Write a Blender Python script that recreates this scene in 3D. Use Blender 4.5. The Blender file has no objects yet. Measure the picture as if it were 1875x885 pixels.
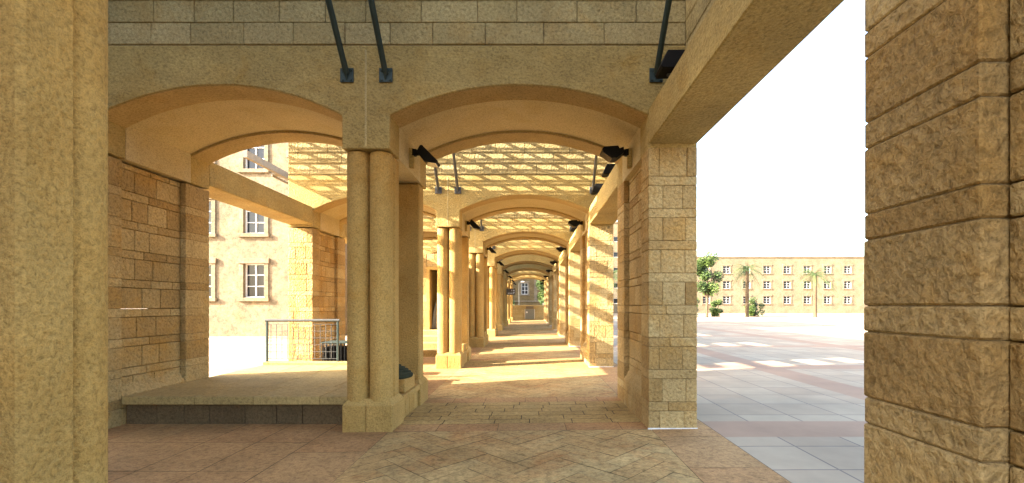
import bpy, bmesh, math, random
from mathutils import Vector, Matrix
R = math.radians
random.seed(11)
sc = bpy.context.scene
col = sc.collection

# ------------------------------------------------------------------ camera
F = 850.0
cam = bpy.data.cameras.new('camera'); camo = bpy.data.objects.new('camera', cam); col.objects.link(camo)
camo.location = (0, 0, 1.6); camo.rotation_euler = (R(90), 0, 0)
cam.sensor_width = 36; cam.lens = F/1875*36
cam.shift_x = -32.5/1875; cam.shift_y = 116.5/1875
cam.clip_start = 0.05; cam.clip_end = 3000
sc.camera = camo
# ------------------------------------------------------------------ light
SX, SY, SZ = 1.0, 0.31, -0.46           # direction the sunlight travels
az = math.atan2(-SX, -SY)               # compass angle of the sun measured from +Y towards +X
el = math.atan2(-SZ, math.hypot(SX, SY))
w = bpy.data.worlds.new('World'); sc.world = w; w.use_nodes = True
nt = w.node_tree; nt.nodes.clear()
sky = nt.nodes.new('ShaderNodeTexSky'); sky.sky_type = 'NISHITA'; sky.sun_disc = False
sky.sun_elevation = el; sky.sun_rotation = az
sky.air_density = 1.0; sky.dust_density = 3.5; sky.ozone_density = 0.3
bg = nt.nodes.new('ShaderNodeBackground'); bg.inputs['Strength'].default_value = 0.15
wo = nt.nodes.new('ShaderNodeOutputWorld')
nt.links.new(sky.outputs[0], bg.inputs[0]); nt.links.new(bg.outputs[0], wo.inputs[0])
sl = bpy.data.lights.new('sun', 'SUN'); sl.energy = 4.2; sl.angle = R(0.35); sl.color = (1.0, 0.90, 0.76)
so = bpy.data.objects.new('sun', sl); col.objects.link(so)
so.rotation_euler = Vector((SX, SY, SZ)).to_track_quat('-Z', 'Y').to_euler()
so.location = (-20, -5, 20)
sc.view_settings.view_transform = 'Standard'; sc.view_settings.look = 'None'
sc.view_settings.exposure = 2.92; sc.view_settings.gamma = 1.0
sc.render.engine = 'CYCLES'
sc.cycles.max_bounces = 10; sc.cycles.diffuse_bounces = 6

# ------------------------------------------------------------------ mesh helper
class MB:
    def __init__(s): s.v = []; s.f = []; s.t = []; s.sm = []
    def add(s, vs, fs, tone=0.5, smooth=False):
        b = len(s.v); s.v += [tuple(v) for v in vs]
        for f in fs: s.f.append([b+i for i in f]); s.t.append(tone); s.sm.append(smooth)
    def box(s, x0, x1, y0, y1, z0, z1, tone=0.5):
        vs = [(x, y, z) for x in (x0, x1) for y in (y0, y1) for z in (z0, z1)]
        s.add(vs, [(0,1,3,2),(4,6,7,5),(0,4,5,1),(2,3,7,6),(0,2,6,4),(1,5,7,3)], tone)
    def cbox(s, x0, x1, y0, y1, z0, z1, c=0.006, tone=0.5):
        lo = (x0, y0, z0); hi = (x1, y1, z1); vs = []; idx = {}
        for sx in (0,1):
            for sy in (0,1):
                for sz in (0,1):
                    sg = (sx, sy, sz)
                    for a in range(3):
                        p = []
                        for k in range(3):
                            e = hi[k] if sg[k] else lo[k]
                            if k != a: e += -c if sg[k] else c
                            p.append(e)
                        idx[(sg, a)] = len(vs); vs.append(p)
        fs = []
        for a in range(3):
            b, d = [k for k in range(3) if k != a]
            for sgn in (0,1):
                q = []
                for (u, w_) in ((0,0),(1,0),(1,1),(0,1)):
                    g = [0,0,0]; g[a] = sgn; g[b] = u; g[d] = w_; q.append(idx[(tuple(g), a)])
                if (sgn == 1) == (a == 1): q = q[::-1]
                fs.append(q)
            for u in (0,1):
                for w_ in (0,1):      # edge along axis a between faces b and d
                    g0 = [0,0,0]; g0[b] = u; g0[d] = w_; g1 = g0[:]; g1[a] = 1
                    fs.append([idx[(tuple(g0), b)], idx[(tuple(g1), b)], idx[(tuple(g1), d)], idx[(tuple(g0), d)]])
        for sx in (0,1):
            for sy in (0,1):
                for sz in (0,1):
                    g = (sx, sy, sz); fs.append([idx[(g,0)], idx[(g,1)], idx[(g,2)]])
        s.add(vs, fs, tone)
    def prism(s, poly, axis, a0, a1, tone=0.5):
        n = len(poly)
        def P(p, a):
            return {'y': (p[0], a, p[1]), 'x': (a, p[0], p[1]), 'z': (p[0], p[1], a)}[axis]
        vs = [P(p, a0) for p in poly] + [P(p, a1) for p in poly]
        fs = [list(range(n)), list(range(2*n-1, n-1, -1))] + [[i, n+i, n+(i+1) % n, (i+1) % n] for i in range(n)]
        s.add(vs, fs, tone)
    def lathe(s, prof, cx, cy, n=32, tone=0.5, smooth=True, a0=0.0):
        vs = []; fs = []; m = len(prof)
        for i in range(n):
            a = a0+2*math.pi*i/n
            for r, z in prof: vs.append((cx+r*math.cos(a), cy+r*math.sin(a), z))
        for i in range(n):
            j = (i+1) % n
            for k in range(m-1): fs.append([i*m+k, j*m+k, j*m+k+1, i*m+k+1])
        s.add(vs, fs, tone, smooth)
        s.add([vs[i*m] for i in range(n)], [list(range(n))[::-1]], tone)
        s.add([vs[i*m+m-1] for i in range(n)], [list(range(n))], tone)
    def tube(s, a, b, r, n=12, r2=None, tone=0.5, caps=True):
        a = Vector(a); b = Vector(b); d = (b-a).normalized(); r2 = r if r2 is None else r2
        u = d.cross(Vector((0,0,1)) if abs(d.z) < .95 else Vector((1,0,0))).normalized(); v = d.cross(u)
        vs = []
        for (p, rr) in ((a, r), (b, r2)):
            for i in range(n):
                t = 2*math.pi*i/n; vs.append(p+u*math.cos(t)*rr+v*math.sin(t)*rr)
        s.add(vs, [[i, (i+1) % n, n+(i+1) % n, n+i] for i in range(n)], tone, True)
        if caps: s.add(vs, [list(range(n))[::-1], list(range(n, 2*n))], tone)
    def build(s, name, mat, parent=None, bevel=0, recalc=True, loc=None):
        me = bpy.data.meshes.new(name)
        me.from_pydata(s.v, [], s.f); me.update()
        at = me.attributes.new('tone', 'FLOAT', 'FACE'); at.data.foreach_set('value', s.t)
        me.polygons.foreach_set('use_smooth', s.sm)
        if recalc:
            bm = bmesh.new(); bm.from_mesh(me)
            bmesh.ops.recalc_face_normals(bm, faces=bm.faces); bm.to_mesh(me); bm.free()
        me.materials.append(mat)
        o = bpy.data.objects.new(name, me); col.objects.link(o)
        if parent: o.parent = parent
        if loc: o.location = loc
        if bevel:
            md = o.modifiers.new('edge', 'BEVEL'); md.width = bevel; md.segments = 2; md.limit_method = 'ANGLE'; md.angle_limit = R(40)
        return o

def tag(o, label=None, cat=None, group=None, kind=None):
    if label: o['label'] = label
    if cat: o['category'] = cat
    if group: o['group'] = group
    if kind: o['kind'] = kind
    return o
def empty(name, loc, label, cat, group=None):
    o = bpy.data.objects.new(name, None); col.objects.link(o); o.location = loc; o.empty_display_size = .2
    return tag(o, label, cat, group)
def copy_tree(o, loc=None, label=None, parent=None):
    c = o.copy(); col.objects.link(c)
    if parent: c.parent = parent
    if loc: c.location = loc
    if label: c['label'] = label
    for ch in [x for x in bpy.data.objects if x.parent == o]: copy_tree(ch, parent=c)
    return c
ORD = ['', 'first', 'second', 'third', 'fourth', 'fifth', 'sixth', 'seventh', 'eighth']

# ------------------------------------------------------------------ materials
def nodes(name):
    m = bpy.data.materials.new(name); m.use_nodes = True; n = m.node_tree
    b = n.nodes['Principled BSDF']; return m, n, b
def N(n, t, **kw):
    x = n.nodes.new(t)
    for k, v in kw.items(): setattr(x, k, v)
    return x
def noise(n, vec, scale, detail=3, rough=.55, dist=0):
    x = N(n, 'ShaderNodeTexNoise'); x.inputs['Scale'].default_value = scale; x.inputs['Detail'].default_value = detail
    x.inputs['Roughness'].default_value = rough; x.inputs['Distortion'].default_value = dist
    n.links.new(vec, x.inputs['Vector']); return x.outputs['Fac']
def ramp(n, fac, stops, interp='LINEAR'):
    x = N(n, 'ShaderNodeValToRGB'); x.color_ramp.interpolation = interp
    e = x.color_ramp.elements
    while len(e) < len(stops): e.new(.5)
    for i, (p, c) in enumerate(stops):
        e[i].position = p; e[i].color = (c, c, c, 1) if isinstance(c, (int, float)) else (*c, 1)
    n.links.new(fac, x.inputs[0]); return x.outputs[0]
def mix(n, a, b, fac, mode='MIX'):
    x = N(n, 'ShaderNodeMix', data_type='RGBA', blend_type=mode)
    for sock, v in ((x.inputs[0], fac), (x.inputs[6], a), (x.inputs[7], b)):
        if hasattr(v, 'is_output'): n.links.new(v, sock)
        elif isinstance(v, (int, float)): sock.default_value = v
        else: sock.default_value = (*v, 1)
    return x.outputs[2]
def stone(name, c0, c1, c2=None, bump=.012, scale=34, strength=.8, stain=.35, rough=.9, stretch=(1,1,1)):
    """c0..c1 spread by each block's own tone, c2 = iron-yellow patches"""
    m, n, b = nodes(name)
    g = N(n, 'ShaderNodeNewGeometry'); mp = N(n, 'ShaderNodeMapping'); mp.inputs['Scale'].default_value = stretch
    n.links.new(g.outputs['Position'], mp.inputs[0]); p = mp.outputs[0]
    at = N(n, 'ShaderNodeAttribute', attribute_name='tone')
    c = mix(n, c0, c1, at.outputs['Fac'])
    if c2: c = mix(n, c, c2, ramp(n, noise(n, p, 1.7, 4, .6, .6), [(.5, 0.0), (.72, .75)]))
    st = ramp(n, noise(n, p, .9, 5, .65), [(.3, 1-stain), (.62, 1.0)])
    c = mix(n, c, st, 1.0, 'MULTIPLY')
    f1 = noise(n, p, scale, 3, .6, .4)
    c = mix(n, c, ramp(n, f1, [(.30, .58), (.52, .98), (.75, 1.16)]), .85, 'MULTIPLY')
    f3 = noise(n, p, scale*3.2, 2, .6)
    c = mix(n, c, ramp(n, f3, [(.32, .68), (.56, 1.04)]), .75, 'MULTIPLY')
    n.links.new(c, b.inputs['Base Color'])
    vo = N(n, 'ShaderNodeTexVoronoi', feature='SMOOTH_F1'); vo.inputs['Scale'].default_value = scale*.8; n.links.new(p, vo.inputs['Vector'])
    ma = N(n, 'ShaderNodeMath', operation='ADD'); n.links.new(f1, ma.inputs[0]); n.links.new(vo.outputs['Distance'], ma.inputs[1])
    m2 = N(n, 'ShaderNodeMath', operation='MULTIPLY_ADD'); n.links.new(f3, m2.inputs[0]); m2.inputs[1].default_value = .35; n.links.new(ma.outputs[0], m2.inputs[2])
    bp = N(n, 'ShaderNodeBump'); bp.inputs['Strength'].default_value = strength; bp.inputs['Distance'].default_value = bump
    n.links.new(m2.outputs[0], bp.inputs['Height']); n.links.new(bp.outputs[0], b.inputs['Normal'])
    b.inputs['Roughness'].default_value = rough; b.inputs['Specular IOR Level'].default_value = .2
    return m
def plain(name, c, rough=.5, metal=0.0, var=.15, spec=.5):
    m, n, b = nodes(name)
    g = N(n, 'ShaderNodeNewGeometry')
    k = ramp(n, noise(n, g.outputs['Position'], 9, 4, .6), [(.3, 1-var), (.7, 1+var)])
    n.links.new(mix(n, c, k, 1.0, 'MULTIPLY'), b.inputs['Base Color'])
    b.inputs['Roughness'].default_value = rough; b.inputs['Metallic'].default_value = metal
    b.inputs['Specular IOR Level'].default_value = spec
    return m

M = {}
M['ashlar'] = stone('ashlar', (.41,.265,.10), (.58,.43,.20), (.52,.30,.08), .016, 30, 1.0, .30)
M['ashlar_high'] = stone('ashlar_high', (.44,.345,.155), (.52,.415,.20), (.44,.30,.11), .012, 28, 1.0, .30)
M['hammered'] = stone('hammered', (.46,.34,.125), (.51,.385,.15), (.46,.30,.085), .010, 34, 1.0, .32, stretch=(1,1,1.3))
M['column'] = stone('column', (.53,.34,.108), (.57,.375,.125), (.50,.285,.07), .009, 50, 1.0, .30)
M['rib'] = stone('rib', (.44,.32,.145), (.49,.36,.165), (.45,.30,.11), .003, 40, .6, .26)
M['plaster'] = stone('plaster', (.56,.46,.26), (.59,.49,.28), (.54,.42,.20), .0015, 55, .5, .14)
M['mortar'] = stone('mortar', (.28,.205,.10), (.31,.225,.11), None, .006, 60, .6, .2)
M['pale_edge'] = stone('pale_edge', (.50,.40,.19), (.53,.43,.21), None, .003, 60, .5, .2)
M['tile'] = stone('tile', (.52,.325,.125), (.56,.385,.16), (.50,.24,.08), .007, 15, .8, .42)
M['tile_yellow'] = stone('tile_yellow', (.48,.32,.115), (.53,.37,.14), None, .006, 18, .7, .40)
M['tile_pink'] = stone('tile_pink', (.46,.25,.10), (.50,.30,.125), None, .005, 22, .6, .36)
M['soiled_shaded'] = stone('soiled_shaded', (.15,.10,.05), (.20,.14,.07), None, .012, 30, .9, .3)  # dirty brown stone, with the terrace base's shadow put into its colour
M['slab'] = stone('slab', (.43,.31,.125), (.48,.35,.145), None, .004, 26, .5, .3)
M['grout'] = stone('grout', (.10,.075,.045), (.12,.09,.05), None, .003, 50, .5, .3)
M['far_stone'] = stone('far_stone', (.22,.175,.11), (.26,.21,.14), (.24,.17,.09), .01, 6, .5, .3)
M['far_ochre'] = stone('far_ochre', (.19,.13,.055), (.23,.165,.075), None, .03, 5, .6, .4)
M['steel'] = plain('steel', (.030,.050,.046), .55, .3)
M['galvanised'] = plain('galvanised', (.09,.095,.095), .5, .4)
M['black'] = plain('black', (.005,.005,.005), .6, 0, .1, .15)
M['grey_box'] = plain('grey_box', (.20,.205,.17), .55, .2)
M['glass'] = plain('glass', (.02,.022,.025), .15)
M['white_paint'] = plain('white_paint', (.75,.74,.70), .5)
M['dome'] = plain('dome', (.05,.055,.035), .95, 0, .2, .05)
M['brass'] = plain('brass', (.30,.24,.12), .4, .6)
M['timber'] = plain('timber', (.16,.13,.09), .7)
M['sign'] = plain('sign', (.075,.06,.04), .6)
M['bark'] = stone('bark', (.12,.085,.05), (.15,.11,.07), None, .03, 14, 1.0, .3)
M['door_grey'] = plain('door_grey', (.20,.215,.19), .5, .2)
M['cloth'] = plain('cloth', (.30,.32,.33), .85, 0, .2)
def leaf_mat(name, a, b_):
    m, n, b = nodes(name)
    at = N(n, 'ShaderNodeAttribute', attribute_name='tone')
    n.links.new(mix(n, a, b_, at.outputs['Fac']), b.inputs['Base Color']); b.inputs['Roughness'].default_value = .6
    b.inputs['Transmission Weight'].default_value = 0
    return m
M['leaf'] = leaf_mat('leaf', (.02,.045,.008), (.085,.13,.02))
M['palm_leaf'] = leaf_mat('palm_leaf', (.03,.055,.014), (.10,.14,.04))
def plaza_mat():
    m, n, b = nodes('plaza_paving')
    g = N(n, 'ShaderNodeNewGeometry'); p = g.outputs['Position']
    br = N(n, 'ShaderNodeTexBrick'); br.offset = 0; br.squash = 1
    br.inputs['Scale'].default_value = 1; br.inputs['Brick Width'].default_value = .75; br.inputs['Row Height'].default_value = .75
    br.inputs['Mortar Size'].default_value = .012; br.inputs['Color1'].default_value = (.44,.34,.22,1); br.inputs['Color2'].default_value = (.37,.27,.17,1)
    br.inputs['Mortar'].default_value = (.20,.15,.11,1); n.links.new(p, br.inputs['Vector'])
    b2 = N(n, 'ShaderNodeTexBrick'); b2.offset = 0
    b2.inputs['Scale'].default_value = 1; b2.inputs['Brick Width'].default_value = 6.0; b2.inputs['Row Height'].default_value = 6.0
    b2.inputs['Mortar Size'].default_value = .4; n.links.new(p, b2.inputs['Vector'])
    c = mix(n, br.outputs['Color'], (.36,.22,.13), b2.outputs['Fac'])
    c = mix(n, c, ramp(n, noise(n, p, .7, 5, .65), [(.3, .75), (.65, 1.05)]), 1.0, 'MULTIPLY')
    n.links.new(c, b.inputs['Base Color']); b.inputs['Roughness'].default_value = .85
    return m
M['plaza'] = plaza_mat()

# ------------------------------------------------------------------ layout constants
Y1, S, D = 5.93, 5.92, 2.10
ROWS = list(range(0, 9))
def Y0(i): return Y1+S*(i-1)
XL0, XL1 = -2.40, -1.79      # coupled column row
XR0, XR1 = 1.515, 2.14       # plaza-side piers
XO0, XO1 = -6.17, -5.54      # outer row of the side aisle
ZC, ZS, ZT = 3.60, 4.03, 4.42    # capital underside, springing, crown
ZP = 4.92; ZW = 6.05
def gz(x): return .011*max(-2.6, min(2.6, x))

# ------------------------------------------------------------------ ground
def sheet(name, x0, x1, y0, y1, dz, mat):
    xs = sorted(set([x0, x1] + [x for x in (-2.6, 2.6) if x0 < x < x1])); m = MB()
    for a, b in zip(xs, xs[1:]):
        m.add([(a,y0,gz(a)+dz),(b,y0,gz(b)+dz),(b,y1,gz(b)+dz),(a,y1,gz(a)+dz)], [(0,1,2,3)])
    o = m.build(name, mat, recalc=False); tag(o, kind='structure'); return o
sheet('plaza', -600, 600, -200, 1500, -.024, M['plaza'])
sheet('paving_bed', -6.4, 2.34, -5, 49.9, -.012, M['grout'])

def clip(poly, x0, x1, y0, y1):
    for ax, lim, sg in ((0,x0,1),(0,x1,-1),(1,y0,1),(1,y1,-1)):
        out = []
        for i in range(len(poly)):
            a = poly[i]; b = poly[(i+1) % len(poly)]
            ia = sg*(a[ax]-lim) >= 0; ib = sg*(b[ax]-lim) >= 0
            if ia: out.append(a)
            if ia != ib:
                t = (lim-a[ax])/(b[ax]-a[ax]); out.append((a[0]+t*(b[0]-a[0]), a[1]+t*(b[1]-a[1])))
        poly = out
        if len(poly) < 3: return None
    return poly
hb = MB()
Wt, n_ = .215, 3; gap = .0032; c45 = math.cos(R(45))
regions = [(Y0(i)+D+.01, Y0(i+1)-.01) for i in range(0, 8)] + [(-4, -.05)]
def hb_tile(x, y, w_, h_):
    q = [(x+gap/Wt, y+gap/Wt), (x+w_-gap/Wt, y+gap/Wt), (x+w_-gap/Wt, y+h_-gap/Wt), (x+gap/Wt, y+h_-gap/Wt)]
    q = [((a-b)*c45*Wt, (a+b)*c45*Wt) for a, b in q]
    cy = sum(p[1] for p in q)/4; cx = sum(p[0] for p in q)/4
    if not (-2.4 < cx < 2.1 and -5 < cy < 49): return
    t = random.random(); dz = random.uniform(-.0015, .0015)
    for r0, r1 in regions:
        if cy < r0-.6 or cy > r1+.6: continue
        pl = clip(q, XL1-.01, XR0+.03, r0, r1)
        if pl: hb.add([(a, b, gz(a)+dz) for a, b in pl], [list(range(len(pl)))], t)
for d in range(-12, 12):
    for k in range(-60, 400):
        x = k + 6*d; y = k
        cyy = (x+y)*c45*Wt; cxx = (x-y)*c45*Wt
        if abs(cxx) > 3.5 or cyy < -6 or cyy > 50: continue
        hb_tile(x, y, 3, 1); hb_tile(x, y+1, 1, 3)
tag(hb.build('herringbone_paving', M['tile'], recalc=False), kind='structure')
def quad(m, x0, x1, y0, y1, t, g=.004, dz=0.0):
    dz += random.uniform(-.001, .001)
    m.add([(x0+g,y0+g,gz(x0)+dz),(x1-g,y0+g,gz(x1)+dz),(x1-g,y1-g,gz(x1)+dz),(x0+g,y1-g,gz(x0)+dz)], [(0,1,2,3)], t)
br = MB(); pk = MB(); sd = MB()
for i in ROWS:
    y = Y0(i)
    for (a, b) in ((y-.005, y+.36), (y+D-.36, y+D+.005)):
        x = XL1-.01
        while x < XR0+.02:
            x2 = min(x+random.uniform(.5, .9), XR0+.03); quad(pk, x, x2, a, b, random.random(), .003); x = x2
    n = 6; h = (D-.72)/n
    for r in range(n):
        x = XL1-.01-random.uniform(0, .5)
        while x < XR0+.02:
            x2 = x+random.uniform(.42, .72); a = max(x, XL1-.01); b = min(x2, XR0+.03)
            if XR0+.03-x2 < .1: b = XR0+.03; x2 = 9
            if b-a > .03: quad(br, a, b, y+.36+r*h, y+.36+(r+1)*h, random.random(), .006)
            x = x2
for (a, b) in ((-2.62, XL1-.01), (XR0+.03, 2.32)):
    y = -4.0
    while y < 49.8:
        y2 = y+random.uniform(.7, 1.3); quad(sd, a, b, y, min(y2, 49.8), random.random(), .005); y = y2
x = -2.62
while x > -6.3:
    y = -4.0
    while y < 49.8:
        quad(sd, x-.62, x, y, min(y+.95, 49.8), random.random(), .004); y += .95
    x -= .62
tag(br.build('brick_band_paving', M['tile_yellow'], recalc=False), kind='structure')
tag(pk.build('pink_band_paving', M['tile_pink'], recalc=False), kind='structure')
tag(sd.build('side_strip_paving', M['tile_pink'], recalc=False), kind='structure')

# ------------------------------------------------------------------ arcade cross walls
def arch_pts(xa, xb, zs, zt, n=36):
    """segmental arch from (xa,zs) to (xb,zs)"""
    c = (xb-xa)/2; h = zt-zs; r = (c*c+h*h)/(2*h); cx = (xa+xb)/2; cz = zt-r
    a = math.asin(c/r)
    return [(cx+r*math.sin(-a+2*a*i/n), cz+r*math.cos(-a+2*a*i/n)) for i in range(n+1)]
def wall_outline(dz=0.0, dx=0.0, top=ZP):
    p = [(XO0, ZC), (XO1-dx, ZC)] + arch_pts(XO1-dx, XL0+dx, ZS+dz, ZT+dz) + [(XL0+dx, ZC), (XL1-dx, ZC)]
    p += arch_pts(XL1-dx, XR0+dx, ZS+dz, ZT+dz) + [(XR0+dx, ZC), (XR1, ZC), (XR1, top), (XO0, top)]
    return p
def courses(m, x0, x1, yf, z0, z1, h, side=-1, lo=.42, hi=.68, rnd=random, dep=.06):
    """courses of stones on a face looking to -Y (side=-1) or +Y"""
    n = max(1, round((z1-z0)/h)); h = (z1-z0)/n
    for r in range(n):
        x = x0
        first = True
        while x < x1-.001:
            x2 = x+(rnd.uniform(lo, hi) if not first else rnd.uniform(lo*.4, hi)); first = False
            if x1-x2 < lo*.5: x2 = x1
            p = rnd.uniform(-.004, .004)
            a, b = (yf+p, yf+dep) if side < 0 else (yf-dep, yf-p)
            m.cbox(x+.004, x2-.004, a, b, z0+r*h+.004, z0+(r+1)*h-.004, .007, rnd.random())
            x = x2
def courses_x(m, y0, y1, xf, z0, z1, h, side=-1, lo=.42, hi=.68, rnd=random, dep=.06):
    n = max(1, round((z1-z0)/h)); h = (z1-z0)/n
    for r in range(n):
        y = y0
        while y < y1-.001:
            y2 = y+rnd.uniform(lo, hi)
            if y1-y2 < lo*.5: y2 = y1
            p = rnd.uniform(-.004, .004)
            a, b = (xf+p, xf+dep) if side < 0 else (xf-dep, xf-p)
            m.cbox(a, b, y+.004, y2-.004, z0+r*h+.004, z0+(r+1)*h-.004, .007, rnd.random())
            y = y2

RT = .44
w0 = empty('arcade_wall', (0, Y0(0), 0), 'x', 'arched wall', 'arched cross walls of the arcade')
m = MB(); m.prism(wall_outline(), 'y', 0, RT, .4); m.prism(wall_outline(), 'y', D-RT, D, .6)
spandrel = m.build('spandrel', M['hammered'], w0, bevel=.014)
# smooth rib linings, 3 mm under the hammered intrados
for xa, xb in ((XO1, XL0), (XL1, XR0)):
    for ya, yb in ((.018, RT-.002), (D-RT+.002, D-.018)):
        o = arch_pts(xa+.006, xb-.006, ZS-.002, ZT-.006); u = arch_pts(xa+.03, xb-.03, ZS+.03, ZT+.05)
        m = MB(); m.prism(o+u[::-1], 'y', ya, yb, random.random()); m.build('arch_rib', M['rib'], w0)
m = MB(); m.prism(wall_outline(.035, -.0), 'y', RT, D-RT, .5)
m.build('vault', M['plaster'], w0)
for cx in ((XL0+XL1)/2,):
    m = MB(); m.cbox(cx-.013, cx+.013, -.005, .02, ZC+.03, ZP-.06, .003); m.build('joint_strip', M['pale_edge'], w0)
m = MB(); m.box(XO0+.01, XR1-.01, .02, D-.02, ZP+.001, ZW-.03, .3); m.build('wall_core', M['mortar'], w0)
m = MB(); rr = random.Random(5)
courses(m, XO0, 1.99, 0.0, ZP+.012, ZW, .285, -1, .5, .78, rr)
courses(m, XO0, 1.99, D, ZP+.012, ZW, .285, 1, .5, .78, rr)
courses_x(m, .07, D-.07, XO0, ZP+.012, ZW, .285, -1, rnd=rr)
m.build('upper_masonry', M['ashlar_high'], w0)
walls = {0: w0}
wl = ['', 'bush hammered stone wall with segmental arch, nearest and whole across the top of the photo, in shade',
      'second arched stone wall, seen through the nearest arch, crossed by slatted sun patches',
      'third arched stone wall along the passage, with slatted light above its crown',
      'fourth arched stone wall along the passage, its arch edge half lit',
      'fifth arched stone wall, the first one lying in building shade deep in the passage',
      'sixth arched stone wall, dark brown in shade behind the hanging sign',
      'seventh arched stone wall, sunlit, beyond the two shaded ones',
      'last arched stone wall, small and sunlit, framing the house and tree']
for i in ROWS[1:]:
    walls[i] = copy_tree(w0, (0, Y0(i), 0), wl[i])
w0['label'] = 'arched stone wall directly over the camera, its piers at both picture edges'

# ------------------------------------------------------------------ coupled column piers
rr = random.Random(3)
def column_pier():
    t = empty('column_pier', (0, 0, 0), 'x', 'column pier', 'paired column piers on the left of the passage')
    cx = (XL0+XL1)/2-.005
    for (ya, yb, cyl, core0, core1, s) in ((0, .56, .18, .26, .47, 1), (D-.56, D, D-.18, D-.47, D-.26, -1)):
        m = MB(); x0, x1 = XL0, -1.757
        for (a, b, tn) in ((x0, cx-.003, .25), (cx+.003, x1, .6)):
            m.cbox(a, b, ya, yb, -.08, .345, .012, tn)
        m.box(x0+.02, x1-.02, ya+.02, yb-.02, -.05, .34, .3)
        m.build('plinth', M['column'], t)
        m = MB()      # weathered top sloping up to the shafts
        a0 = [(x0+.012, ya+.012), (x1-.012, ya+.012), (x1-.012, yb-.012), (x0+.012, yb-.012)]
        a1 = [(x0+.06, ya+.07), (x1-.05, ya+.07), (x1-.05, yb-.07), (x0+.06, yb-.07)]
        m.add([(x, y, .3455) for x, y in a0]+[(x, y, .41) for x, y in a1],
              [(0,1,5,4),(1,2,6,5),(2,3,7,6),(3,0,4,7),(4,5,6,7),(3,2,1,0)], .8)
        m.build('plinth_top', M['column'], t)
        for sx in (-.148, .148):
            m = MB(); m.lathe([(.147, .385), (.147, ZC-.03), (.140, ZC+.004)], cx+sx, cyl, 40, .5)
            m.build('column', M['column'], t)
        m = MB(); m.cbox(XL0+.016, -1.80, core0, core1, .40, ZC+.002, .02, .5)
        m.build('pilaster', M['column'], t)
    m = MB(); z0 = -.08     # low wall between the plinths
    y = .562
    while y < D-.565:
        y2 = min(y+rr.uniform(.2, .3), D-.562)
        if D-.562-y2 < .12: y2 = D-.562
        m.cbox(XL0+.05, -1.80, y+.003, y2-.003, z0, .262, .014, rr.random()); y = y2
    m.build('low_wall', M['column'], t)
    m = MB(); y = .564
    for y2 in (.84, 1.26, D-.564):
        m.cbox(XL0+.02, -1.762, y+.003, y2-.003, .264, .352, .01, rr.random()); y = y2
    m.build('coping', M['column'], t)
    m = MB(); m.cbox(-2.37, -1.80, .76, 1.34, .354, .545, .01, .4); m.cbox(-2.3, -1.86, 1.342, 1.46, .354, .47, .01, .6)
    m.build('pedestal_block', M['column'], t)
    return t
cp = column_pier()
cl = ['paired stone column pier at the far left beside the camera',
      'largest paired stone column pier, in shade in the left foreground',
      'second paired stone column pier, its two front shafts brightly sunlit',
      'third paired stone column pier, sunlit, low part bright between the second and fourth',
      'fourth paired stone column pier, narrow with two lit patches near its top',
      'fifth paired stone column pier, the first one in shade',
      'sixth paired stone column pier, in shade next to the hanging sign',
      'seventh paired stone column pier, thin and sunlit beyond the sign',
      'farthest paired stone column pier, beside the end wall']
for i in ROWS:
    o = cp if i == 0 else copy_tree(cp)
    o.location = (0, Y0(i), gz(-2.1)); o['label'] = cl[i]

# ------------------------------------------------------------------ stone piers
def pier_mesh(x0, x1, flip=False):
    """front and rear blocks of coursed stone with a recess between on the inner face"""
    m = MB(); core = MB()
    def block(ya, yb, rnd):
        z = .0
        hs = [(.225, 1)]
        zz = .225
        while zz < ZC-.02:
            hs.append((min(zz+.117, ZC), 0)); zz += .117
            if zz < ZC-.05: hs.append((min(zz+.295, ZC), 1)); zz += .295
        z = -.1
        for (z2, thick) in hs:
            if z2 > ZC-.08: z2 = ZC
            if z2-z < .02: break
            if thick:
                f1 = x0+rnd.uniform(.13, .19); f2 = x1-rnd.uniform(.13, .19)
                xs = [x0, f1, f2, x1]
            else: xs = [x0, x1] if rnd.random() < .5 else [x0, x0+rnd.uniform(.2, .42), x1]
            for a, b in zip(xs, xs[1:]):
                pr = rnd.uniform(-.005, .003)
                m.cbox(a+.002, b-.002, ya+pr, yb-pr, z+.003, z2-.003, .007, rnd.random())
            z = z2
            if z >= ZC-.001: break
        core.box(x0+.012, x1-.012, ya+.012, yb-.012, -.09, ZC-.002, .2)
    rnd = random.Random(21)
    block(0, .38, rnd); block(D-.55, D, rnd)
    a, b = (x0+.085, x1) if not flip else (x0, x1-.085)
    z = -.1; zz = [.225, .34]
    top = .34
    while top < ZC-.05: top += .295; zz.append(min(top, ZC)); top += .117; zz.append(min(top, ZC))
    for k, z2 in enumerate(zz):
        if z2-z < .02: continue
        y = .382
        aa = x0+.002 if (z2 < .4 and not flip) else a
        bb = x1-.002 if (z2 < .4 and flip) else b
        while y < D-.555:
            y2 = y+rnd.uniform(.25, .5) if k % 2 == 0 else y+rnd.uniform(.35, .6)
            if D-.552-y2 < .15: y2 = D-.552
            m.cbox(aa, bb, y+.005, y2-.005, z+.004, z2-.004, .007, rnd.random()); y = y2
        z = z2
    # sloping sill at the foot of the recess
    sil = MB()
    pr = [(x0+.004, .341), (x0+.004, .40), (x0+.085, .54), (x0+.085, .341)] if not flip else [(x1-.004, .341), (x1-.085, .341), (x1-.085, .54), (x1-.004, .40)]
    sil.prism(pr, 'y', .384, D-.554, .6)
    return m, core, sil
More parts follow.
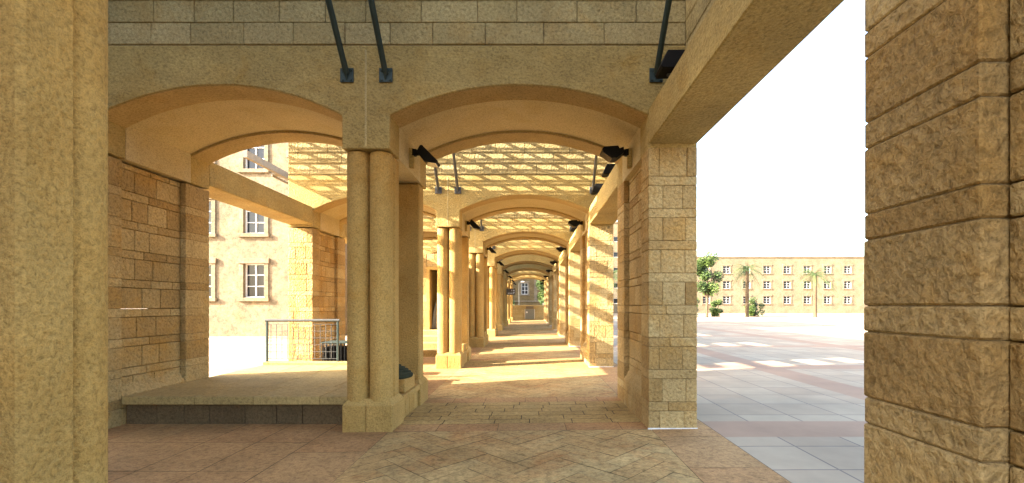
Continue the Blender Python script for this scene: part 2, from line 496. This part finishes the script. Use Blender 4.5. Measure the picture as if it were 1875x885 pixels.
def stone_pier(x0, x1, flip, group):
    t = empty('stone_pier', (0, 0, 0), 'x', 'stone pier', group)
    m, core, sil = pier_mesh(x0, x1, flip)
    m.build('shaft', M['ashlar'], t); core.build('mortar_core', M['mortar'], t); sil.build('recess_sill', M['ashlar'], t)
    if not flip:
        q = MB(); q.cbox(x0-.006, x1+.004, -.012, .01, -.02, .012, .003, .9); q.build('base_strip', M['white_paint'], t)
    return t
sp = stone_pier(XR0, XR1, False, 'stone piers between passage and plaza')
pl_ = ['stone pier of the plaza side at the far right beside the camera',
       'largest coursed stone pier, in shade at the right, plaza on its far side',
       'second coursed stone pier on the right, striped with slanting sun bands',
       'third coursed stone pier on the right, banded with sun, just past the second',
       'fourth coursed stone pier on the right, narrow and banded with sun',
       'fifth coursed stone pier on the right, the first one in shade',
       'sixth coursed stone pier on the right, in shade facing the hanging sign',
       'seventh coursed stone pier on the right, thin and sunlit far down the passage',
       'farthest coursed stone pier on the right, beside the end wall']
for i in ROWS:
    o = sp if i == 0 else copy_tree(sp)
    o.location = (0, Y0(i), gz(1.8)); o['label'] = pl_[i]
op = stone_pier(XO0, XO1, True, 'outer stone piers of the side aisle')
for i in ROWS:
    o = op if i == 0 else copy_tree(op)
    o.location = (0, Y0(i), gz(-5))
    o['label'] = ('outer stone pier of the left side aisle, nearest the camera' if i == 0 else
                  'ochre stone pier behind the railing at the left edge' if i == 2 else
                  '%s outer stone pier of the left side aisle' % ORD[i])

# ------------------------------------------------------------------ side beams and the wall over them
bl = ['stone beam at the upper right corner, running from the near pier towards the viewer',
      'stone beam on the right between first and second arched walls, inner face sunlit',
      'stone beam on the right between second and third arched walls',
      'stone beam on the right between third and fourth arched walls',
      'stone beam on the right between fourth and fifth arched walls',
      'stone beam on the right between fifth and sixth arched walls, in shade',
      'stone beam on the right between sixth and seventh arched walls',
      'stone beam on the right between seventh and last arched walls']
b0 = None
for i in range(0, 8):
    if b0 is None:
        b0 = empty('side_beam', (0, Y0(i)+D, 0), bl[i], 'stone beam', 'stone beams on the plaza side')
        m = MB(); m.cbox(XR0, XR1, .002, S-D-.002, 3.66, 4.10, .014, .5); m.build('beam', M['hammered'], b0)
        m = MB(); m.box(2.0, XR1-.01, .002, S-D-.002, 4.101, ZW-.02, .3); m.build('wall_core', M['mortar'], b0)
        m = MB(); rr = random.Random(8)
        courses_x(m, .004, S-D-.004, 1.985, 4.105, ZW, .285, -1, .5, .8, rr)
        courses_x(m, .004, S-D-.004, XR1, 4.105, ZW, .285, 1, .5, .8, rr)
        m.build('parapet_masonry', M['ashlar_high'], b0)
    else: copy_tree(b0, (0, Y0(i)+D, 0), bl[i])

ob = None
for i in range(0, 8):
    lb = 'outer stone beam of the left side aisle, between %s and %s arched walls' % (ORD[i] or 'overhead', ORD[i+1] if i < 7 else 'last')
    if ob is None:
        m = MB(); m.cbox(XO0, XO1, .002, S-D-.002, 3.66, 4.10, .014, .5)
        ob = m.build('outer_beam', M['hammered'], loc=(0, Y0(i)+D, 0)); tag(ob, lb, 'stone beam', 'outer stone beams of the side aisle')
    else: copy_tree(ob, (0, Y0(i)+D, 0), lb)

# ------------------------------------------------------------------ pergolas
XG0, XG1 = -9.0, 1.95
p0 = None
for i in range(0, 8):
    if p0 is None:
        p0 = empty('pergola', (0, Y0(i)+D, ZW), 'x', 'pergola', 'slatted pergolas over the open bays')
        m = MB(); big = MB(); k = 0; x = XG0
        while x < XG1:
            hh = .06
            if k % 2: big.box(x-.06, x+.06, -.3, S-D-1.60, -.10, .105, .5)
            m.box(x-.025-.01*(k % 2), x+.025+.01*(k % 2), S-D-1.58, S-D+.3, .105-hh, .105, .5); x += .63; k += 1
        m.build('rafters', M['timber'], p0); big.build('beams', M['timber'], p0)
        m = MB(); y = S-D-1.215
        while y < S-D:
            m.box(XG0, XG1, y, y+.048, .108, .118, .5); m.box(XG0, XG1, y+.064, y+.108, .108, .118, .5); y += .185
        m.box(XG0, XG1, S-D-1.58, S-D-1.23, .122, .130, .5)  # solid panel added among the slats to shade the wall above the arch
        m.build('slats', M['timber'], p0)
    o = p0 if i == 0 else copy_tree(p0, (0, Y0(i)+D, ZW))
    o['label'] = ['slatted pergola over the near bay, carried by dark steel struts'] [0] if i == 0 else \
        'slatted pergola over the bay between %s and %s arched walls' % (ORD[i], ORD[i+1] if i < 7 else 'last')

# ------------------------------------------------------------------ struts
def strut(mat):
    t = empty('steel_strut', (0, 0, 0), 'x', 'strut', 'steel struts bolted to the arched walls')
    m = MB(); m.cbox(-.085, .085, -.022, -.004, -.09, .09, .004, .5); m.build('base_plate', mat, t)
    for sx in (-.055, .055):
        for sz in (-.06, .06):
            q = MB(); q.tube((sx, -.021, sz), (sx, -.038, sz), .014, 6); q.build('bolt', mat, t)
    m = MB(); m.prism([(-.023, -.06), (-.023, .085), (-.11, .085)], 'x', -.012, .012); m.build('gusset', mat, t)
    m = MB(); m.tube((0, -.03, .02), (0, -1.42, 1.53), .036, 16); m.build('tube', mat, t)
    return t
s_d = strut(M['steel'])
first = True
where = {-2.33: 'left of the pair on the column pier', -1.835: 'right of the pair on the column pier', 1.61: 'single one at the right end'}
s_g = strut(M['galvanised'])
used = {'d': False, 'g': False}
for i in range(1, 9):
    for x, wt in where.items():
        key = 'd' if i == 1 else 'g'; src = s_d if i == 1 else s_g
        o = src if not used[key] else copy_tree(src); used[key] = True
        o.location = (x, Y0(i), 4.53)
        nm = ORD[i] if i < 8 else 'last'
        o['label'] = ('dark steel strut on the nearest wall, ' if i == 1 else 'grey steel strut on the %s wall, ' % nm)+wt

# ------------------------------------------------------------------ floodlights
def flood(side):
    t = empty('floodlight', (0, 0, 0), 'x', 'floodlight', 'black floodlights on the vault springings')
    s = side      # +1 points to +X from the left side
    m = MB(); m.cbox(min(0, .065*s), max(0, .065*s), -.035, .035, -.15, .14, .005); m.build('wall_box', M['hammered'], t)
    m = MB(); m.tube((.068*s, 0, .03), (.068*s, 0, .125), .042, 14); m.cbox(min(.065*s, .15*s), max(.065*s, .15*s), -.03, .03, .04, .11, .006)
    m.build('knuckle', M['black'], t)
    m = MB()
    if s > 0: pr = [(.13, .06), (.18, .15), (.215, .155), (.235, .13), (.44, -.075), (.42, -.10), (.24, -.075)]
    else: pr = [(-.13, .05), (-.14, .13), (-.20, .105), (-.22, .145), (-.43, .13), (-.46, .085), (-.30, -.03), (-.24, -.035)]
    m.prism(pr, 'y', -.13, .13); m.build('housing', M['black'], t, bevel=.008)
    m = MB()
    a, b = ((.25, -.083), (.41, -.105)) if s > 0 else ((-.445, .07), (-.305, -.035))
    m.prism([a, b, (b[0]-.004, b[1]-.006), (a[0]-.004, a[1]-.006)] if s > 0 else [a, b, (b[0]-.005, b[1]-.006), (a[0]-.005, a[1]-.006)], 'y', -.11, .11)
    m.build('lens', M['glass'], t)
    return t
for s, x, nm in ((1, XL1+.001, 'left'), (-1, XR0-.001, 'right')):
    f0 = flood(s)
    for i in range(1, 9):
        o = f0 if i == 1 else copy_tree(f0)
        o.location = (x, Y0(i)+.98, 3.79)
        o['label'] = 'black floodlight on a stone coloured box, %s side under the %s arch' % (nm, ORD[i] if i < 8 else 'last')
def up_flood():
    t = empty('uplight', (0, 0, 0), 'x', 'floodlight', 'floodlights standing on the side beams')
    m = MB(); m.cbox(-.03, .03, -.03, .03, 0, .25, .004); m.cbox(-.09, .09, -.02, .02, .22, .245, .003); m.build('stand', M['galvanised'], t)
    m = MB(); m.prism([(-.18, .25), (-.20, .28), (-.12, .46), (.17, .46), (.18, .43), (.15, .25)], 'y', -.14, .14); m.build('housing', M['black'], t, bevel=.01)
    m = MB(); m.prism([(-.09, .4615), (.14, .4615), (.14, .467), (-.09, .467)], 'y', -.11, .11); m.build('lens', M['glass'], t)
    return t
u0 = up_flood()
for i in range(1, 9):
    for k, (dy, x) in enumerate(((-.42, 1.72), (-2.0, 1.74))):
        if i == 1 and k == 1: continue
        o = u0 if (i == 1) else copy_tree(u0)
        o.location = (x, Y0(i)+dy, 4.10)
        o['label'] = 'black floodlight standing on the right side beam, %s the %s arched wall' % ('close in front of' if k == 0 else 'well in front of', ORD[i] if i < 8 else 'last')

# ------------------------------------------------------------------ ribbed dome on the near pier's pedestal
t = empty('ribbed_dome', (-2.10, Y0(1)+1.05, .524), 'dark green ribbed metal dome with a brass cap on the near pier pedestal', 'dome lamp')
m = MB(); pf = [(.02, 0), (.325, .0), (.335, .012)]
z = .02; r = .335
for k in range(5):
    pf += [(r, z), (r+.004, z+.020), (r-.036-.006*k, z+.034)]; z += .034; r -= .030+.009*k
pf += [(.10, .19), (.07, .2)]
m.lathe(pf, 0, 0, 48, smooth=False); m.build('dome', M['dome'], t)
m = MB(); m.lathe([(.085, .195), (.09, .21), (.08, .225), (.02, .23)], 0, 0, 24); m.build('cap', M['brass'], t)

# ------------------------------------------------------------------ raised terrace and railing on the left
t = empty('raised_terrace', (-4.0, 6.3, 0), 'raised stone terrace behind the near column pier, slab edge over dark base', 'terrace')
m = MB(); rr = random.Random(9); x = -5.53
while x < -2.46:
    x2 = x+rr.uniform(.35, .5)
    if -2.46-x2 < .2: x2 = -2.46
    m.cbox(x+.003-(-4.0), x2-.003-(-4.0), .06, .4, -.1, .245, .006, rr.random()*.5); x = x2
m.build('base_wall', M['soiled_shaded'], t)
m = MB(); y = -.02
for y2 in (.72, 1.6, 2.4, 3.3):
    x = -1.53
    while x < 1.57:
        x2 = min(x+rr.uniform(.7, 1.1), 1.57)
        if 1.57-x2 < .3: x2 = 1.57
        m.cbox(x+.002, x2-.002, y+.002, y2-.002, .25, .36, .008, rr.random()); x = x2
    y = y2
m.build('slab', M['slab'], t)
m = MB(); m.cbox(-1.53, 1.57, 3.30, 3.52, -.1, .42, .01, .7); m.build('kerb', M['slab'], t)
t = empty('railing', (-4.0, 9.72, .42), 'grey metal railing with square mesh panel on the terrace kerb', 'railing')
m = MB(); m.tube((-1.53, 0, .86), (.02, 0, .86), .03, 12); m.build('handrail', M['galvanised'], t)
for x in (-1.5, -.02):
    m = MB(); m.cbox(x-.02, x+.02, -.02, .02, 0, .85, .003); m.build('post', M['steel'], t)
m = MB(); x = -1.42
while x < -.05: m.tube((x, 0, .06), (x, 0, .78), .006, 6); x += .115
z = .06
while z < .80: m.tube((-1.48, 0, z), (-.04, 0, z), .006, 6); z += .144
m.build('mesh_panel', M['galvanised'], t)
t = empty('crate', (-4.25, 10.5, gz(-4)), 'black slatted metal bin standing behind the mesh railing', 'bin')
m = MB()
for k in range(9): m.box(-.32+k*.08-.012, -.32+k*.08+.012, -.25, -.235, .05, .78)
for k in range(7): m.box(.335, .35, -.22+k*.075-.012, -.22+k*.075+.012, .05, .78)
m.build('slats', M['black'], t)
m = MB(); m.cbox(-.31, .33, -.23, .24, .0, .70, .01); m.build('liner', M['black'], t)
m = MB(); m.cbox(-.35, .36, -.27, .27, .781, .81, .006); m.build('rim', M['steel'], t)

# ------------------------------------------------------------------ steps and doorway in the side aisle
t = empty('stone_steps', (-4.0, 14.6, 0), 'pale stone steps in the left side aisle below the dark doorway', 'steps')
for k, (ya, yb, zt) in enumerate(((0, .5, .18), (.5, 1.1, .36), (1.1, 1.9, .54), (1.9, 2.5, .70))):
    m = MB(); m.cbox(-1.5, 1.5, ya+.002, yb, -.1, zt, .012, .2+.2*k); m.build('step', M['slab'], t)
t = empty('doorway_wall', (-4.0, 17.1, 0), 'stone wall with a tall dark doorway at the head of the steps', 'wall')
m = MB()
ox0, ox1, oz0, oz1 = .32, 1.14, .70, 2.90
rr = random.Random(4)
for a, b, z0, z1 in ((-1.54, ox0-.12, -.1, 3.5), (ox1+.12, 1.56, -.1, 3.5), (ox0-.12, ox1+.12, oz1+.12, 3.5), (ox0-.12, ox1+.12, -.1, oz0-.001)):
    courses(m, a, b, 0, z0, z1, .3, -1, .35, .6, rr, dep=.3)
m.build('masonry', M['ashlar'], t)
m = MB()
m.cbox(ox0-.12, ox0, -.03, .28, oz0, oz1, .008); m.cbox(ox1, ox1+.12, -.03, .28, oz0, oz1, .008); m.cbox(ox0-.12, ox1+.12, -.03, .28, oz1+.001, oz1+.12, .008)
m.build('door_frame', M['column'], t)
m = MB(); m.box(ox0-.2, ox0-.005, .301, 1.5, .4, 3.2, .3); m.box(ox1+.005, ox1+.2, .301, 1.5, .4, 3.2, .3); m.box(ox0-.2, ox1+.2, .301, 1.5, 2.95, 3.2, .3); m.box(ox0-.0, ox1+.0, .301, 1.5, .4, .69, .3); m.build('niche_lining', M['mortar'], t)
m = MB(); m.box(ox0+.0, ox1-.0, 1.30, 1.32, oz0-.01, 2.94, .5); m.build('dark_glazing', M['glass'], t)
m = MB(); m.cbox(ox0+.32, ox0+.38, 1.26, 1.298, oz0, oz1, .004); m.cbox(ox0+.001, ox1-.001, 1.26, 1.298, 1.7, 1.76, .004); m.build('glazing_bar', M['timber'], t)
# draped statue
m = MB(); n = 40; pf = [(.26, 0), (.25, .12), (.22, .3), (.20, .5), (.17, .72), (.13, .9), (.11, 1.0), (.07, 1.1), (.02, 1.15)]
vs = []; fs = []
for j, (r, z) in enumerate(pf):
    for i in range(n):
        a = 2*math.pi*i/n; k = r*(1+.12*math.sin(a*7+j*.25)+.06*math.sin(a*13+j*.6))
        vs.append((k*math.cos(a)+.03*j/8, k*math.sin(a)*.8, z))
for j in range(len(pf)-1):
    for i in range(n): fs.append([j*n+i, j*n+(i+1) % n, (j+1)*n+(i+1) % n, (j+1)*n+i])
fs.append([(len(pf)-1)*n+i for i in range(n)]); fs.append(list(range(n))[::-1])
m.add(vs, fs, .5, True)
tag(m.build('draped_statue', M['cloth'], loc=(-3.48, 17.62, .695)), 'grey cloth draped figure standing in front of the dark doorway', 'statue')

# ------------------------------------------------------------------ hanging sign
t = empty('hanging_sign', (XL1, Y0(6)-.02, 2.62), 'dark sign board with pale lettering projecting from the sixth column pier', 'sign')
m = MB(); m.cbox(.0, .70, -.04, .0, -.24, .22, .006); m.build('board', M['sign'], t)
m = MB(); m.tube((0, -.02, .25), (.68, -.02, .25), .012, 8); m.tube((.1, -.02, .25), (.1, -.02, .22), .006, 6); m.tube((.6, -.02, .25), (.6, -.02, .22), .006, 6); m.build('bracket', M['steel'], t)
m = MB()      # marks too small to read in the photograph, kept as the strokes that show
def stroke(x, z, w_, h_): m.box(x, x+w_, -.0455, -.0415, z, z+h_)
for x in (.14, .26, .38): stroke(x, -.17, .035, .11); stroke(x+.035, -.17, .035, .03)
stroke(.50, -.17, .03, .14); stroke(.53, -.06, .06, .03); stroke(.59, -.10, .03, .07); stroke(.53, -.115, .06, .025)
stroke(.40, .04, .03, .11); stroke(.52, .04, .03, .11); stroke(.55, .09, .04, .025); stroke(.59, .04, .03, .11)
m.build('lettering', M['white_paint'], t)

# ------------------------------------------------------------------ end wall, cabinet door, house, lamp, tree
t = empty('end_wall', (0, 50.6, 0), 'low stone wall closing the far end of the passage', 'wall')
m = MB(); rr = random.Random(14)
courses(m, -9, 9, 0, -.1, 1.50, .2, -1, .35, .6, rr, dep=.4); m.build('masonry', M['ashlar_high'], t)
m = MB(); m.cbox(-9, 9, -.03, .43, 1.502, 1.60, .01, .8); m.build('coping', M['pale_edge'], t)
m = MB(); m.box(-8.98, 8.98, .02, .39, -.1, 1.49, .3); m.build('wall_core', M['mortar'], t)
d = empty('cabinet_door', (.0, 50.58, .1), 'grey metal cabinet door with a white disc in the far end wall', 'door')
m = MB(); m.cbox(-.50, .50, -.03, .01, 0, 1.06, .006); m.build('panel', M['door_grey'], d)
m = MB(); m.cbox(-.54, -.505, -.04, .01, 0, 1.08, .003); m.cbox(.505, .54, -.04, .01, 0, 1.08, .003); m.build('frame', M['white_paint'], d)
m = MB(); m.tube((-.32, -.031, .72), (-.32, -.05, .72), .1, 20); m.build('disc', M['white_paint'], d)
m = MB(); m.cbox(-.42, .42, -.03, .01, 1.10, 1.37, .006); tag(m.build('lintel_panel', M['timber'], d), None)
m = MB(); m.cbox(-.22, .22, -.15, .15, 0, .22, .01)
tag(m.build('white_box', M['white_paint'], loc=(1.62, 50.8, 1.602)), 'small white box on top of the far end wall at the right', 'box')

def facade(name, mat, x0, x1, y0, y1, h, wins, label, cat='building', face='y', win=(1.0, 1.7), roofmat=None, cornice=True):
    """a box building with recessed windows on the face looking to -Y ('y') or +X ('x')"""
    t = empty(name, ((x0+x1)/2, y0, 0), label, cat)
    ox, oy = (x0+x1)/2, y0
    ww, wh = win
    m = MB()
    # wall of pieces round the openings
    if face == 'y': A0, A1 = x0, x1
    else: A0, A1 = y0, y1
    cols = sorted(set([A0, A1] + [a+s*ww/2 for a, z in wins for s in (-1, 1)]))
    for a, b in zip(cols, cols[1:]):
        mid = (a+b)/2; zs = sorted([z for (c, z) in wins if abs(c-mid) < ww/2])
        zc = -.5
        segs = []
        for z in zs: segs.append((zc, z)); zc = z+wh
        segs.append((zc, h))
        for (p, q) in segs:
            if q-p < .001: continue
            if face == 'y': m.box(a-ox, b-ox, 0, .3, p, q, .5)
            else: m.box(x1-ox-.3, x1-ox, a-oy, b-oy, p, q, .5)
    if face == 'y': m.box(x0-ox, x1-ox, .301, y1-oy, -.5, h, .4)
    else: m.box(x0-ox, x1-ox-.301, 0, y1-oy, -.5, h, .4)
    m.build('wall', mat, t)
    if cornice:
        m = MB(); m.cbox(x0-ox-.15, x1-ox+.15, -.15, y1-oy+.15, h+.001, h+.3, .03, .8); m.build('cornice', M['far_stone'], t)
    for a, z in wins:
        g = MB()
        if face == 'y': g.box(a-ww/2-ox, a+ww/2-ox, .22, .24, z, z+wh)
        else: g.box(x1-ox-.24, x1-ox-.22, a-ww/2-oy, a+ww/2-oy, z, z+wh)
        wo_ = g.build('window', M['glass'], t)
        f = MB(); e = .06
        def fb(a0, a1, z0, z1, d0, d1):
            if face == 'y': f.box(a0-ox, a1-ox, d0, d1, z0, z1)
            else: f.box(x1-ox-d1, x1-ox-d0, a0-oy, a1-oy, z0, z1)
        fb(a-ww/2, a-ww/2+e, z, z+wh, .15, .218); fb(a+ww/2-e, a+ww/2, z, z+wh, .15, .218)
        fb(a-ww/2+e, a+ww/2-e, z, z+e, .15, .218); fb(a-ww/2+e, a+ww/2-e, z+wh-e, z+wh, .15, .218)
        if wh > 1.2:
            fb(a-e/2, a+e/2, z+e, z+wh-e, .15, .218)
            for k in (1, 2): fb(a-ww/2+e, a-e/2, z+wh*k/3-.02, z+wh*k/3+.02, .155, .21); fb(a+e/2, a+ww/2-e, z+wh*k/3-.02, z+wh*k/3+.02, .155, .21)
        f.build('frame', M['white_paint'], wo_)
        if wh > 1.2:
            s = MB()
            def sb(a0, a1, z0, z1, d0):
                if face == 'y': s.cbox(a0-ox, a1-ox, d0, .02, z0, z1, .01, .8)
                else: s.cbox(x1-ox-.02, x1-ox-d0, a0-oy, a1-oy, z0, z1, .01, .8)
            sb(a-ww/2-.22, a-ww/2-.002, z, z+wh, -.06); sb(a+ww/2+.002, a+ww/2+.22, z, z+wh, -.06)
            sb(a-ww/2-.28, a+ww/2+.28, z-.2, z-.002, -.14); sb(a-ww/2-.28, a+ww/2+.28, z+wh+.002, z+wh+.28, -.12)
            s.build('surround', M['far_stone'], wo_)
    return t
hw = [(-.8, 3.35), (-3.55, 3.35), (-6.5, 3.35), (-.8, 6.9), (-3.55, 6.9), (-6.5, 6.9), (2.5, 3.35), (5.5, 3.35), (2.5, 6.9), (5.5, 6.9)]
hs = facade('stone_house', M['far_ochre'], -9.5, 8.5, 75, 84, 10.2, hw, 'old ochre stone house with white framed windows beyond the end wall', win=(1.05, 1.85))
m = MB(); m.cbox(-9, 9.0, -.14, .02, 2.1, 2.32, .03, .8); m.cbox(1.2, 1.7, -.08, .02, 2.33, 10.1, .02, .6); m.build('string_course', M['far_stone'], hs)
t = empty('lamp_post', (-1.27, 55, 0), 'thin white lamp post in front of the old stone house', 'lamp post')
m = MB(); m.tube((0, 0, 0), (0, 0, 4.25), .035, 10, .03); m.tube((0, 0, 4.22), (.35, 0, 4.36), .02, 8); m.build('post', M['galvanised'], t)
m = MB(); m.cbox(.25, .62, -.1, .1, 4.33, 4.42, .02); m.build('lamp_head', M['white_paint'], t)

def leafy(name, x, y, z0, rx, rz, n, label, cat='tree', trunk=True, seed=1, leaf=.16, group=None):
    rnd = random.Random(seed); t = empty(name, (x, y, 0), label, cat, group)
    cl_ = []
    for k in range(16):
        a = rnd.uniform(0, 6.28); rr_ = rx*math.sqrt(rnd.random())*.75; zz = z0+rz*2*rnd.random()
        fz = 1-abs((zz-z0-rz)/rz)**2*.6
        cl_.append((rr_*math.cos(a)*fz, rr_*math.sin(a)*fz, zz, rnd.uniform(.28, .45)*rx, rnd.random()))
    m = MB()
    for k in range(n):
        c = rnd.choice(cl_)
        d = Vector((rnd.gauss(0,1), rnd.gauss(0,1), rnd.gauss(0,1))).normalized()*c[3]*(rnd.random()**.4)
        p = Vector((c[0], c[1], c[2]))+d
        u = Vector((rnd.gauss(0,1), rnd.gauss(0,1), rnd.gauss(0,.7))).normalized(); v = u.orthogonal().normalized()
        s = leaf*rnd.uniform(.6, 1.3)
        m.add([p-u*s, p+v*s*.45, p+u*s, p-v*s*.45], [(0,1,2,3)], min(1, max(0, c[4]*.6+rnd.random()*.5)))
    m.build('crown', M['leaf'], t, recalc=False)
    if trunk:
        q = MB(); q.tube((0, 0, -.2), (0.05, 0, z0+rz*.8), .045*rx+.07, 10, .05*rx)
        for k in range(6):
            c = cl_[k]; q.tube((0.03, 0, z0*.6+rz*.1*k), (c[0]*.8, c[1]*.8, c[2]), .045, 6, .02)
        q.build('trunk', M['bark'], t)
    return t
leafy('leafy_tree', 2.75, 63, .9, 2.35, 2.9, 9000, 'bushy green tree beside the old house at the passage end', seed=4, leaf=.15)
leafy('shrub', -1.9, 52.0, 1.1, .55, .5, 900, 'small green shrub peeking over the end wall at the left', 'shrub', trunk=True, seed=6, leaf=.08)

def palm(x, y, h, seed, label, n=46):
    rnd = random.Random(seed); t = empty('palm_tree', (x, y, 0), label, 'palm tree', 'palms on the plaza')
    q = MB(); pf = [(.26, -.1)]; z = .1
    while z < h-.2: pf += [(.24, z), (.20, z+.1)]; z += .16
    q.lathe(pf, 0, 0, 14, .5); q.build('trunk', M['bark'], t)
    m = MB()
    for k in range(n):
        a = rnd.uniform(0, 6.28); up = rnd.uniform(-.5, 1.25); L = rnd.uniform(1.9, 2.7)
        dr = Vector((math.cos(a), math.sin(a), 0)); pts = []; tn = rnd.random()
        for j in range(11):
            s = j/10; rad = L*s*math.cos(up*(1-s*.4)); pts.append(Vector((0,0,h))+dr*rad+Vector((0,0,L*(math.sin(up)*s-.55*s*s*(1.1+.3*math.cos(up))))))
        sd_ = Vector((-dr.y, dr.x, 0))
        for j in range(1, 10):
            for e in (0, .5):
                p = pts[j].lerp(pts[j+1], e); dv = (pts[j+1]-pts[j]).normalized(); ln = .50*math.sin(math.pi*(j+e)/11)**.6
                for sg in (-1, 1):
                    tip = p+(sd_*sg*.8+dv*.55+Vector((0,0,-.25))).normalized()*ln
                    m.add([p-dv*.018, p+dv*.018, tip], [(0,1,2)], min(1, tn*.6+rnd.random()*.4))
        for j in range(10): m.tube(pts[j], pts[j+1], .015, 4, tone=.5, caps=False)
    m.build('fronds', M['palm_leaf'], t, recalc=False)
    return t
palm(10.6, 60.5, 5.4, 1, 'palm tree seen in the gap between the first and second right piers')
leafy('leafy_tree', 22.9, 60, 3.3, 2.2, 2.3, 7000, 'green street tree at the right edge beside the largest stone pier', seed=12, leaf=.16)
palm(29.5, 63.0, 6.4, 3, 'palm tree on the plaza, second from the right pier')
palm(37.5, 61.0, 5.6, 4, 'palm tree on the plaza, farthest to the right')
for k, (x, y, r, s) in enumerate(((22.2, 63, 1.2, 31), (13.5, 64, 1.1, 32), (31.5, 65, 1.4, 33), (26.0, 64.5, 1.1, 34))):
    leafy('shrub', x, y, .1, r, r*.9, 2600, ['dark shrub beneath the palm at the right edge', 'dark shrub behind the palm in the pier gap', 'dark shrub behind the second plaza palm', 'small dark shrub between the plaza palms'][k], 'shrub', seed=s, leaf=.13)
# plaza buildings
wn = [(x, 1.9+3.0*k) for x in (12.8, 16.75, 20.6, 24.2) for k in range(5)]
facade('office_block', M['far_stone'], 10.8, 26.5, 90, 104, 17.5, wn, 'pale stone block with small square windows behind the near palm gap', win=(1.0, 1.0))
wn = [(x, 1.9+3.0*k) for x in range(31, 70, 4) for k in range(3)]
facade('long_building', M['far_stone'], 28.0, 72.0, 92, 104, 11.0, wn, 'long low pale building behind the palms at the right edge', win=(1.4, 1.5))
# neighbouring blocks on the left, whose shade falls across the passage; the farthest is added
wn = [(y, 2.0+3.4*k) for y in (-8.5, -5, -1.5, 2, 4.8) for k in range(3)]
facade('neighbour_building', M['far_stone'], -12.3, -9.3, -12, 6.2, 12.0, wn, 'tall pale stone building standing left of the arcade beside the viewer', face='x', win=(1.1, 1.8))
wn = [(x, 2.0+3.4*k) for x in (-17.4, -14.6, -11.8) for k in range(4)]
facade('corner_building', M['far_stone'], -19, -10.2, 24.6, 35.0, 15.5, wn, 'tall stone building farther back left of the arcade', face='y', win=(1.1, 1.8))
wn = [(x, 2.0+3.4*k) for x in (-20.5, -17.5, -15) for k in range(4)]
facade('added_shade_block', M['far_stone'], -22, -13.5, 60, 73, 15.5, wn, 'added tall stone block shading the old ochre house from the left', face='y', win=(1.1, 1.8))  # unseen block added to keep the sun off the house front
